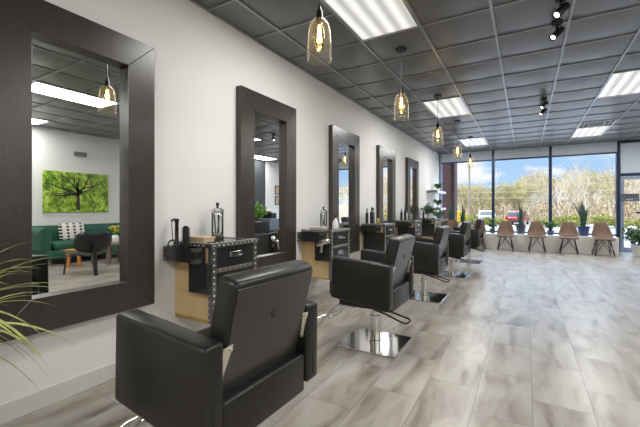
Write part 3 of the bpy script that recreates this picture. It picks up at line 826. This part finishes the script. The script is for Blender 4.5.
# foreground arching grass plant, standing on floor left of the picture
def grass_plant():
    rnd = random.Random(21)
    t = thing('arching_leaf_plant', 'spiky yellow-green plant arching in front of the nearest mirror', 'potted plant', (-1.93, .40, 0))
    MB().lathe([(0, 0), (.12, 0), (.15, .55), (.155, .56), (.155, .60), (.14, .60), (.135, .54), (0, .53)], seg=24).build('planter', M['pot_dark'], t, 40)
    MB().cyl((0, 0, .53), (.01, 0, .70), .028, .022, 10).build('stem', M['bark'], t, 40)
    f = MB()
    for i in range(84):
        a = rnd.uniform(0, 2*PI); el = rnd.uniform(-.55, 1.2); L = rnd.uniform(.34, .56)
        d = Vector((math.cos(a)*math.cos(el), math.sin(a)*math.cos(el), math.sin(el)))
        p = Vector((0.01, 0, rnd.uniform(.66, .80))); pts = []; ws = []
        v = d.copy(); step = L/9
        for k in range(10):
            pts.append(p.copy()); u = k/9
            ws.append(.0095*(min(1, .5+u*2.5))*(1-u**2.2)+.0004)
            p = p + v*step; v = (v+Vector((0, 0, -.10-.09*u))).normalized()
        if any(-1.93+q.x < WL+.10 for q in pts): continue
        f.blade(pts, ws, (-math.sin(a), math.cos(a), 0), .4)
    f.build('foliage', M['grass_leaf'], t, 70)
grass_plant()

# ------------------------------------------------------------------ white wall shelves at far left
def shelf(y0, y1, z, label):
    t = thing('wall_shelf', label, 'shelf', (WL, (y0+y1)/2, z), group='white floating shelves')
    h = (y1-y0)/2
    MB().box(0, .30, -h, h, -.065, 0, .004).build('shelf_board', M['white_shelf'], t)
    MB().box(.002, .30, -h-.004, -h, -.068, .002).build('end_cap', M['rail_metal'], t)
    return t
shelf(10.15, 11.40, 1.66, 'upper white floating shelf near the window corner')
shelf(10.6, 11.40, 1.17, 'lower white floating shelf near the window corner')
bushy('potted_plant', (WL+.16, 10.9, 1.6615), 'small plant with pale flowers on the upper white shelf', .09, .06, .13, .17, 130, M['white'], 'leaf', 31)
bushy('potted_plant', (WL+.16, 11.0, 1.1715), 'small plant in white pot on the lower white shelf', .09, .06, .14, .2, 130, M['white'], 'leaf', 32)
bushy('potted_plant', TP(4, .20, .25), 'leafy green plant standing on the furthest trunk', .10, .07, .22, .26, 260, M['white'], 'leaf', 33)
# low console under the shelves
t = thing('console_cabinet', 'low mirrored steel cabinet under the white wall shelves', 'cabinet', (WL, 10.55, 0))
MB().box(.004, .40, -.45, .45, .08, .80, .005).build('body', M['steel'], t)
for s in (-1, 1):
    dd = MB().box(.40, .412, s*.225-.215, s*.225+.215, .10, .78, .003).build('door', M['trunk_black'], t)
    MB().box(.412, .43, s*.03-.006, s*.03+.006, .40, .52, .003).build('handle', M['chrome'], dd)
MB().box(.03, .37, -.42, .42, 0, .08).build('plinth', M['black_metal'], t)
MB().box(.004, .42, -.47, .47, .80, .825, .003).build('top', M['steel'], t)
bushy('potted_plant', (WL+.22, 10.70, .8265), 'low green plant on the mirrored steel cabinet', .09, .07, .2, .22, 220, M['pot_dark'], 'leaf', 34)

# ------------------------------------------------------------------ lounge seen in the nearest mirror
def sofa():
    t = thing('sofa', 'long green velvet tufted sofa against the far white wall', 'sofa', (WR, 4.28, 0))
    V = M['velvet']; h = 1.02
    MB().box(-.86, -.10, -h, h, .12, .30, .03, 3).build('base', V, t, 50)
    MB().box(-.88, -.24, -h+.16, h-.16, .30, .46, .05, 3).build('seat_cushion', V, t, 50)
    m = MB().box(-.26, -.06, -h, h, .30, .72, .05, 3)
    m.cyl((-.15, -h, .70), (-.15, h, .70), .085, seg=18)
    bk = m.build('backrest', V, t, 50)
    for r in range(2):
        for k in range(9):
            y = -h+.22+k*.195+(0 if r else .09)
            if abs(y) < h-.15: MB().ball((-.262, y, .52+.12*r), .016, .6, 1, 1, 8, 6).build('button', V, bk, 60)
    for s in (-1, 1):
        m = MB().box(-.86, -.10, s*(h-.02)-.09, s*(h-.02)+.09, .28, .64, .04, 3); m.cyl((-.88, s*(h+.01), .66), (-.10, s*(h+.01), .66), .10, seg=18)
        m.build('armrest', V, t, 50)
    for x in (-.8, -.16):
        for y in (-h+.1, h-.1): MB().cyl((x, y, 0), (x, y, .13), .02, .03, 10).build('leg', M['wood_grey'], t)
sofa()
t = thing('cushion', 'white cushion with black stripes leaning on the green sofa', 'cushion', (WR-.40, 3.96, .455))
m = MB().box(-.06, .06, -.25, .25, 0, .38, .055, 4, Matrix.Rotation(.22, 3, 'Y'), (0, 0, 0)); m.build('cover', M['pillow'], t, 60)
t = thing('tree_picture', 'wide canvas print of a green spreading tree', 'picture', (WR, 4.24, 1.52))
MB().box(-.035, -.002, -.69, .69, -.46, .46, .003).build('canvas', M['photo'], t)
m = MB(); rnd = random.Random(5)
def branch(p, a, L, w, dep):
    q = (p[0]+math.cos(a)*L, p[1]+math.sin(a)*L)
    if abs(q[0]) > .67 or abs(q[1]) > .44: return
    n = (-math.sin(a), math.cos(a))
    m.quad((-.037, p[0]-n[0]*w, p[1]-n[1]*w), (-.037, p[0]+n[0]*w, p[1]+n[1]*w), (-.037, q[0]+n[0]*w*.7, q[1]+n[1]*w*.7), (-.037, q[0]-n[0]*w*.7, q[1]-n[1]*w*.7))
    if dep: 
        branch(q, a+rnd.uniform(-.35, .35), L*.85, w*.7, dep-1)
        if rnd.random() < .6: branch(q, a+rnd.choice((-1, 1))*rnd.uniform(.5, 1.0), L*.75, w*.5, dep-1)
branch((0, -.40), 1.57, .34, .044, 1)
for a in (.25, .6, 1.0, 1.57, 2.1, 2.55, 2.9, 3.05): branch((0, -.08+rnd.uniform(-.06, .1)), a, .17, .022, 5)
bk = m.build('printed_tree', M['tree_photo_trunk'], t, solid=.002)
t = thing('lounge_chair', 'black moulded three legged lounge chair before the sofa', 'chair', (1.85, 3.30, 0), math.radians(94)); t.scale = (.80, .85, .96)
def pad(prof, W, name, cv):
    m = MB(); rows = []
    for (y, z, w) in prof: rows.append([m.bm.verts.new((w*u, y-cv*u*u*.6, z+cv*u*u)) for u in (-1, -.75, -.5, -.25, 0, .25, .5, .75, 1)])
    for a, b in zip(rows, rows[1:]):
        for j in range(8): m.bm.faces.new([a[j], a[j+1], b[j+1], b[j]])
    m.build(name, M['black_plastic'], t, 80, solid=.014)
pad([(-.36, .38, .30), (-.30, .40, .40), (-.1, .37, .42), (.1, .34, .38), (.2, .34, .26)], .4, 'seat', .06)
pad([(.22, .40, .26), (.25, .46, .36), (.29, .58, .38), (.33, .70, .33), (.34, .745, .22)], .4, 'backrest', .05)
MB().prism([(.18, .34), (.36, .56), (.40, .54), (.34, .30), (.40, 0), (.36, 0)], 'x', -.03, .03, .004).build('leg', M['black_plastic'], t)
for s in (-1, 1): MB().tube([(s*.2, -.1, .34), (s*.30, -.26, .33), (s*.33, -.32, 0.0)], .018, 8).build('leg', M['black_plastic'], t)
t = thing('coffee_table', 'round grey coffee table with chunky wood legs by the sofa', 'table', (2.62, 4.36, 0))
MB().lathe([(0, .40), (.40, .40), (.42, .41), (.42, .435), (.40, .44), (0, .44)], seg=32).build('tabletop', M['wood_grey'], t, 40)
for k in range(3):
    a = 2*PI*k/3+.4; MB().cyl((.26*math.cos(a), .26*math.sin(a), .40), (.31*math.cos(a), .31*math.sin(a), 0), .055, .05, 10).build('leg', M['wood_grey'], t)
t = thing('flower_vase', 'white vase of yellow flowers on the grey coffee table', 'vase', (2.62, 4.22, .4415))
MB().lathe([(0, 0), (.05, 0), (.07, .06), (.06, .12), (.045, .15), (.04, .15), (.0, .14)], seg=18).build('vase', M['white'], t, 40)
f = MB(); g = MB(); rnd = random.Random(9)
for i in range(14):
    a = rnd.uniform(0, 6.28); r = rnd.uniform(.03, .14); tip = (r*math.cos(a), r*math.sin(a), .15+rnd.uniform(.08, .2))
    g.tube([(0, 0, .13), (tip[0]*.5, tip[1]*.5, .2), tip], .003, 5); f.ball(tip, .026, 1, 1, .7, 8, 6)
    for k in range(4): g.leaf((tip[0]*.7, tip[1]*.7, tip[2]-.05), (rnd.gauss(0, 1), rnd.gauss(0, 1), .4), .08, .015)
f.build('blossom', M['yellow_flower'], t, 60); g.build('stem', M['leaf_lite'], t)
t = thing('wooden_stool', 'small orange wooden stool between lounge chair and sofa', 'stool', (2.95, 3.55, 0))
MB().lathe([(0, .30), (.13, .30), (.14, .31), (.14, .335), (.13, .34), (0, .34)], seg=20).build('seat', M['wood_orange'], t, 40)
for k in range(3):
    a = 2*PI*k/3; MB().cyl((.10*math.cos(a), .10*math.sin(a), .30), (.13*math.cos(a), .13*math.sin(a), 0), .03, .035, 8).build('leg', M['wood_orange'], t)
t = thing('alarm_unit', 'small grey alarm unit high on the wall over the picture', 'alarm', (WR, 4.3, 2.42))
MB().box(-.05, -.001, -.13, .13, -.05, .05, .012).build('case', M['rail_metal'], t)
for s in (-1, 1): MB().lathe([(0, .0), (.035, 0), (.03, .012), (0, .015)], seg=14).build('lens', M['sign_grey'], t).location = (-.062, s*.07, 0)

# wash area seen in the second mirror
t = thing('wash_basin', 'grey tapered wash basin on black pedestal by the dark wall', 'basin', (2.80, 9.60, 0))
MB().box(-.18, .18, -.2, .2, 0, .40, .02).build('pedestal', M['black_plastic'], t)
m = MB(); m.prism([(-.22, .40), (.22, .40), (.32, .80), (-.32, .80)], 'y', -.30, .30, .03, 3); m.build('bowl', M['grey_tub'], t, 50)
t = thing('bottle_crate', 'black crate of products on the grey basin', 'crate', (2.80, 9.60, .8015))
MB().box(-.2, .2, -.15, .15, 0, .19, .01).build('box', M['black_plastic'], t)
t = thing('towel', 'white rolled towel beside the black crate', 'towel', (2.80, 9.60, .992))
MB().cyl((-.15, -.05, .055), (.12, -.05, .055), .055, seg=16).cyl((-.12, .06, .055), (.15, .06, .055), .055, seg=16).build('roll', M['towel'], t, 50)
bushy('potted_plant', (2.80, 8.95, 0), 'tall bright leafy plant in dark pot by the dark wall', .80, .16, .30, .55, 700, M['pot_dark'], 'leaf_lite', 41, .11, .04)
for k, z in enumerate((1.45, 1.85)):
    t = thing('picture_frame', ['lower', 'upper'][k]+' black framed picture on the pale partition', 'picture', (3.46, 10.9, z), group='black picture frames on the partition')
    m = MB().box(-.02, -.001, -.14, .14, -.17, -.14).box(-.02, -.001, -.14, .14, .14, .17).box(-.02, -.001, -.14, -.11, -.14, .14).box(-.02, -.001, .11, .14, -.14, .14)
    m.build('frame', M['black_metal'], t); MB().box(-.008, -.001, -.11, .11, -.14, .14).build('print', M['book'], t)

# ------------------------------------------------------------------ outside
GZ = -.8
def strip(name, ys_zs, x0, x1, mat):
    m = MB()
    for (a, za), (b, zb) in zip(ys_zs, ys_zs[1:]): m.quad((x0, a, za), (x1, a, za), (x1, b, zb), (x0, b, zb))
    return struct(m.build(name, mat))
strip('walkway', [(YW+.1, -.02), (14.0, -.05)], -40, 60, M['concrete'])
strip('parking_lot', [(14.0, -.12), (20, -.5), (28, GZ), (42.5, GZ)], -60, 80, M['asphalt'])
strip('verge', [(42.5, GZ+.05), (45, GZ+.05)], -60, 80, M['verge'])
strip('road', [(45, GZ), (53, GZ)], -80, 100, M['asphalt'])
strip('woodland_ground', [(53, GZ), (60, GZ+.2), (80, GZ+.9), (120, GZ+3.2)], -90, 120, M['leaf_litter'])
struct(MB().box(-2.62, -2.06, YW+.55, YW+1.1, -.1, 3.2).build('trim_8', M['pier']))

def make_tree(seed, name, barkmat, budmat, h, nleaf):
    rnd = random.Random(seed)
    t = thing(name, 'x', 'tree'); W = MB(); tips = []
    def grow(p, d, L, r, dep):
        pts = [p]; q = p.copy(); dd = d.copy()
        for k in range(3):
            dd = (dd+Vector((rnd.gauss(0, .10), rnd.gauss(0, .10), rnd.gauss(.05, .06)))).normalized(); q = q+dd*L/3; pts.append(q.copy())
        W.tube(pts, r, 5 if dep > 2 else 3, [r, r*.87, r*.74, r*.6])
        if dep == 0: tips.append((q, dd)); return
        tips.append((pts[2], dd))
        n = 3 if dep > 1 else 3
        for k in range(n):
            a = rnd.uniform(0, 2*PI); o = dd.orthogonal().normalized(); o = Matrix.Rotation(a, 3, dd) @ o
            sp = rnd.uniform(.18, .6)
            nd = (dd+o*sp+Vector((0, 0, .12))).normalized()
            grow(pts[rnd.choice((2, 3, 3))], nd, L*rnd.uniform(.62, .82), max(.02, r*.52), dep-1)
    grow(Vector((0, 0, -.2)), Vector((rnd.gauss(0, .05), rnd.gauss(0, .05), 1)).normalized(), h*.40, .017*h, 4)
    W.build('trunk', barkmat, t, 60)
    F = MB()
    for i in range(nleaf):
        p, d = rnd.choice(tips); p = p+Vector((rnd.gauss(0, .3), rnd.gauss(0, .3), rnd.gauss(0, .3)))
        random.seed(rnd.random()); F.leaf(p, (rnd.gauss(0, 1), rnd.gauss(0, 1), rnd.gauss(0, 1)), rnd.uniform(.12, .24), .05)
    F.build('foliage', budmat, t)
    return t
protos = [make_tree(101, 'bare_tree', M['bark'], M['bud_tan'], 10.5, 700), make_tree(102, 'bare_tree', M['bark_dark'], M['bud_tan'], 10, 700),
          make_tree(103, 'bare_tree', M['bark'], M['bud'], 10, 1400), make_tree(104, 'budding_tree', M['bark_dark'], M['bud'], 8.5, 2600), make_tree(105, 'budding_tree', M['bark'], M['bud'], 7, 2800)]
used = [False]*5
rnd = random.Random(77)
def put_tree(i, x, y, s):
    o = copy_tree(protos[i]) if used[i] else protos[i]; used[i] = True
    z = GZ if y < 52 else GZ + (y-52)*.032
    o.location = (x, y, z-.05); o.rotation_euler = (0, 0, rnd.uniform(0, 6.28)); o.scale = (s, s, s)
    bud = i >= 3
    o['label'] = 'yellow-green budding tree in the woodland beyond the road' if bud else 'bare pale trunked tree in the woodland beyond the road'
    o['group'] = 'budding woodland trees' if bud else 'bare woodland trees'
for row, y in enumerate((56, 60, 64, 69, 75, 82, 90)):
    x = -.27*y
    while x < .32*y:
        left = x/y < -.005
        i = rnd.choice((3, 4, 3, 2) if left else (0, 1, 2, 0, 2))
        s = rnd.uniform(.40, .60)*(.80 if x/y < -.03 else 1)*(1+.06*row)
        put_tree(i, x+rnd.uniform(-.7, .7), y+rnd.uniform(-1.8, 1.8), s)
        x += rnd.uniform(1.25, 2.1)
for k in range(30):
    y = rnd.uniform(58, 78); put_tree(rnd.choice((0, 1, 2)), (.34+.018*k)*y, y, rnd.uniform(.5, .66))
U = MB(); rnd = random.Random(5)
for i in range(16000):
    y = rnd.uniform(55, 92); x = rnd.uniform(-.3, .35)*y; z = GZ + (y-52)*.032 + abs(rnd.gauss(0, 2.0))
    random.seed(i); U.leaf((x, y, z), (rnd.gauss(0, 1), rnd.gauss(0, 1), rnd.gauss(.5, 1)), rnd.uniform(.3, .6), rnd.uniform(.05, .10))
tag(U.build('undergrowth', M['bud_tan']), 'dry tan undergrowth between the woodland tree trunks', 'undergrowth', kind='stuff')
for k in range(7):
    put_tree(4, [-11, -8.2, -5.5, -2.5, 0, 9, 13][k], 54.5+rnd.uniform(-1, 1), rnd.uniform(.55, .7))

def make_bush(seed, mat, name, label, group):
    rnd = random.Random(seed); t = thing(name, label, 'shrub', group=group)
    S = MB(); F = MB()
    for i in range(16):
        a = rnd.uniform(0, 6.28); r = rnd.uniform(.2, .7); S.tube([(0, 0, 0), (r*.4*math.cos(a), r*.4*math.sin(a), .4), (r*math.cos(a), r*math.sin(a), rnd.uniform(.6, 1.0))], .012, 4)
    for i in range(900):
        v = Vector((rnd.gauss(0, 1), rnd.gauss(0, 1), rnd.gauss(0, 1))).normalized()*rnd.uniform(.55, 1)
        random.seed(rnd.random()); F.leaf((v.x*.95, v.y*.95, .55+v.z*.5), (rnd.gauss(0, 1), rnd.gauss(0, 1), rnd.gauss(0, 1)), .17, .05)
    S.build('stem', M['bark_dark'], t); F.build('foliage', mat, t); return t
b1 = make_bush(1, M['bush'], 'shrub', 'low yellow-green shrub on the verge beyond the car park', 'verge shrubs'); b2 = make_bush(2, M['forsythia'], 'flowering_shrub', 'bright yellow flowering shrub left of the utility pole', None)
bx = [(-9.5, .9), (-4.9, 1.1), (-3.3, 1.0), (-2.2, .75), (1.3, .8), (2.6, 1.05), (3.9, 1.2), (6.0, 1.25), (7.2, .9), (8.8, .9), (10.5, 1.2), (-13, 1)]
for k, (x, s) in enumerate(bx):
    o = b1 if k == 0 else copy_tree(b1); o.location = (x*43.6/40, 43.6+rnd.uniform(-.5, .7), GZ+.04); o.scale = (s*1.15, s*.9, s*.95); o.rotation_euler = (0, 0, rnd.uniform(0, 6))
b2.location = (-6.75, 43.6, GZ+.04); b2.scale = (1.1, 1, 1.5)

def make_car(label, paint, loc, rz):
    # x = across, front towards -y
    t = thing('car', label, 'car', loc, rz)
    m = MB().prism([(-2.2, .35), (-2.25, .62), (-2.1, .90), (-1.15, 1.02), (2.15, 1.02), (2.25, .8), (2.25, .38), (2.1, .28), (-2.0, .28)], 'x', -.90, .90, .06, 3)
    body = m.build('body', paint, t, 50)
    m = MB().prism([(-1.2, .98), (-.45, 1.52), (-.1, 1.62), (1.6, 1.62), (1.95, 1.45), (2.2, .98)], 'x', -.78, .78, .07, 3); m.build('cabin', paint, t, 50)
    g = MB()
    MB().quad((-.70, -1.10, 1.07), (.70, -1.10, 1.07), (.64, -.46, 1.53), (-.64, -.46, 1.53)).build('windscreen', M['car_glass'], t, solid=.06)
    MB().quad((.70, 2.19, 1.05), (-.70, 2.19, 1.05), (-.64, 1.99, 1.46), (.64, 1.99, 1.46)).build('rear_window', M['car_glass'], t, solid=.06)
    for s in (-1, 1):
        MB().prism([(-.9, 1.05), (-.35, 1.48), (1.55, 1.50), (1.9, 1.05)], 'x', *sorted((s*.76, s*.795))).build('side_window', M['car_glass'], t)
        MB().box(*sorted((s*.52, s*.86)), -2.28, -2.1, .68, .82, .02).build('headlamp', M['lamp_clear'], t)
        MB().box(*sorted((s*.62, s*.88)), 2.2, 2.29, .80, 1.0, .02).build('tail_lamp', M['tail'], t)
        MB().box(*sorted((s*.88, s*1.04)), -.85, -.68, 1.0, 1.14, .02).build('wing_mirror', paint, t)
        for y in (-1.4, 1.4):
            w = MB().cyl((s*.72, y, .34), (s*.92, y, .34), .34, seg=20).build('wheel', M['tyre'], t, 40)
            MB().cyl((s*.92, y, .34), (s*.93, y, .34), .2, seg=14).build('hub', M['steel'], w)
    MB().box(-.45, .45, -2.29, -2.2, .45, .62, .02).build('grille', M['black_plastic'], t)
    MB().box(-.85, .85, 2.2, 2.32, .42, .58, .03).build('rear_bumper', M['car_glass'] if paint == M['car_red'] else paint, t)
    return t
make_car('white car beyond the verge shrubs, facing the windows', M['car_white'], (-4.2, 47.6, GZ), .10)
make_car('red car seen at an angle beyond the verge shrubs', M['car_red'], (-.84, 48.3, GZ), PI-.16)
t = thing('utility_pole', 'tall wooden utility pole beyond the left window', 'pole', (-6.15, 48.0, GZ-.1))
MB().cyl((0, 0, 0), (0, 0, 11), .13, .10, 10).build('post', M['pole'], t); MB().box(-1.2, 1.2, -.06, .06, 9.8, 9.95).build('crossarm', M['pole'], t)
for k, z in enumerate((2.4, 3.1, 3.9)):
    m = MB(); pts = [(-50+i*5, 48.3, z+.25*((i-10)/10)**2) for i in range(24)]
    m.tube(pts, .03, 4)
    tag(m.build('overhead_wire', M['wire']), ['lowest overhead wire crossing before the trees', 'middle overhead wire crossing before the trees', 'highest overhead wire crossing before the trees'][k], 'wire', 'overhead wires')

# ------------------------------------------------------------------ world and sun
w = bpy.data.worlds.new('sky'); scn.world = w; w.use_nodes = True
t = NT(w); bg = t.n['Background']
d = t.node('ShaderNodeTexCoord').outputs['Generated']
sp = t.node('ShaderNodeSeparateXYZ'); t.l.new(d, sp.inputs[0])
sky = t.ramp(sp.outputs[2], [(.0, (.56, .76, .95)), (.10, (.42, .64, .92)), (.22, (.40, .62, .95)), (.45, (.60, .75, 1.0)), (1., (.60, .78, 1.0))])
mp = t.node('ShaderNodeMapping'); mp.inputs['Scale'].default_value = (3.2, 3.2, 14.); t.l.new(d, mp.inputs[0])
cl = t.noise(mp.outputs[0], 1.7, 6, .55, .3)
cf = t.ramp(cl, [(.48, (0, 0, 0)), (.62, (1, 1, 1))])
t.put(bg.inputs[0], t.mix(cf, sky, (1, 1, 1, 1)))
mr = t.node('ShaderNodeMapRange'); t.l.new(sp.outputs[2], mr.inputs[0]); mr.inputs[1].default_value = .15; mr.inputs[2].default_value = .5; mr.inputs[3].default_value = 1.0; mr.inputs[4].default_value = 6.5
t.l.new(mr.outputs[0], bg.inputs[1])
S = bpy.data.lights.new('sun', 'SUN'); S.energy = 3.6; S.angle = .01; S.color = (1, .95, .86)
so = bpy.data.objects.new('sun', S); COL.objects.link(so); so.rotation_euler = Vector((.55, .62, -.62)).to_track_quat('-Z', 'Y').to_euler()

vs = scn.view_settings; vs.view_transform = 'Standard'; vs.look = 'None'; vs.gamma = 1; vs.exposure = .08; vs.use_curve_mapping = False
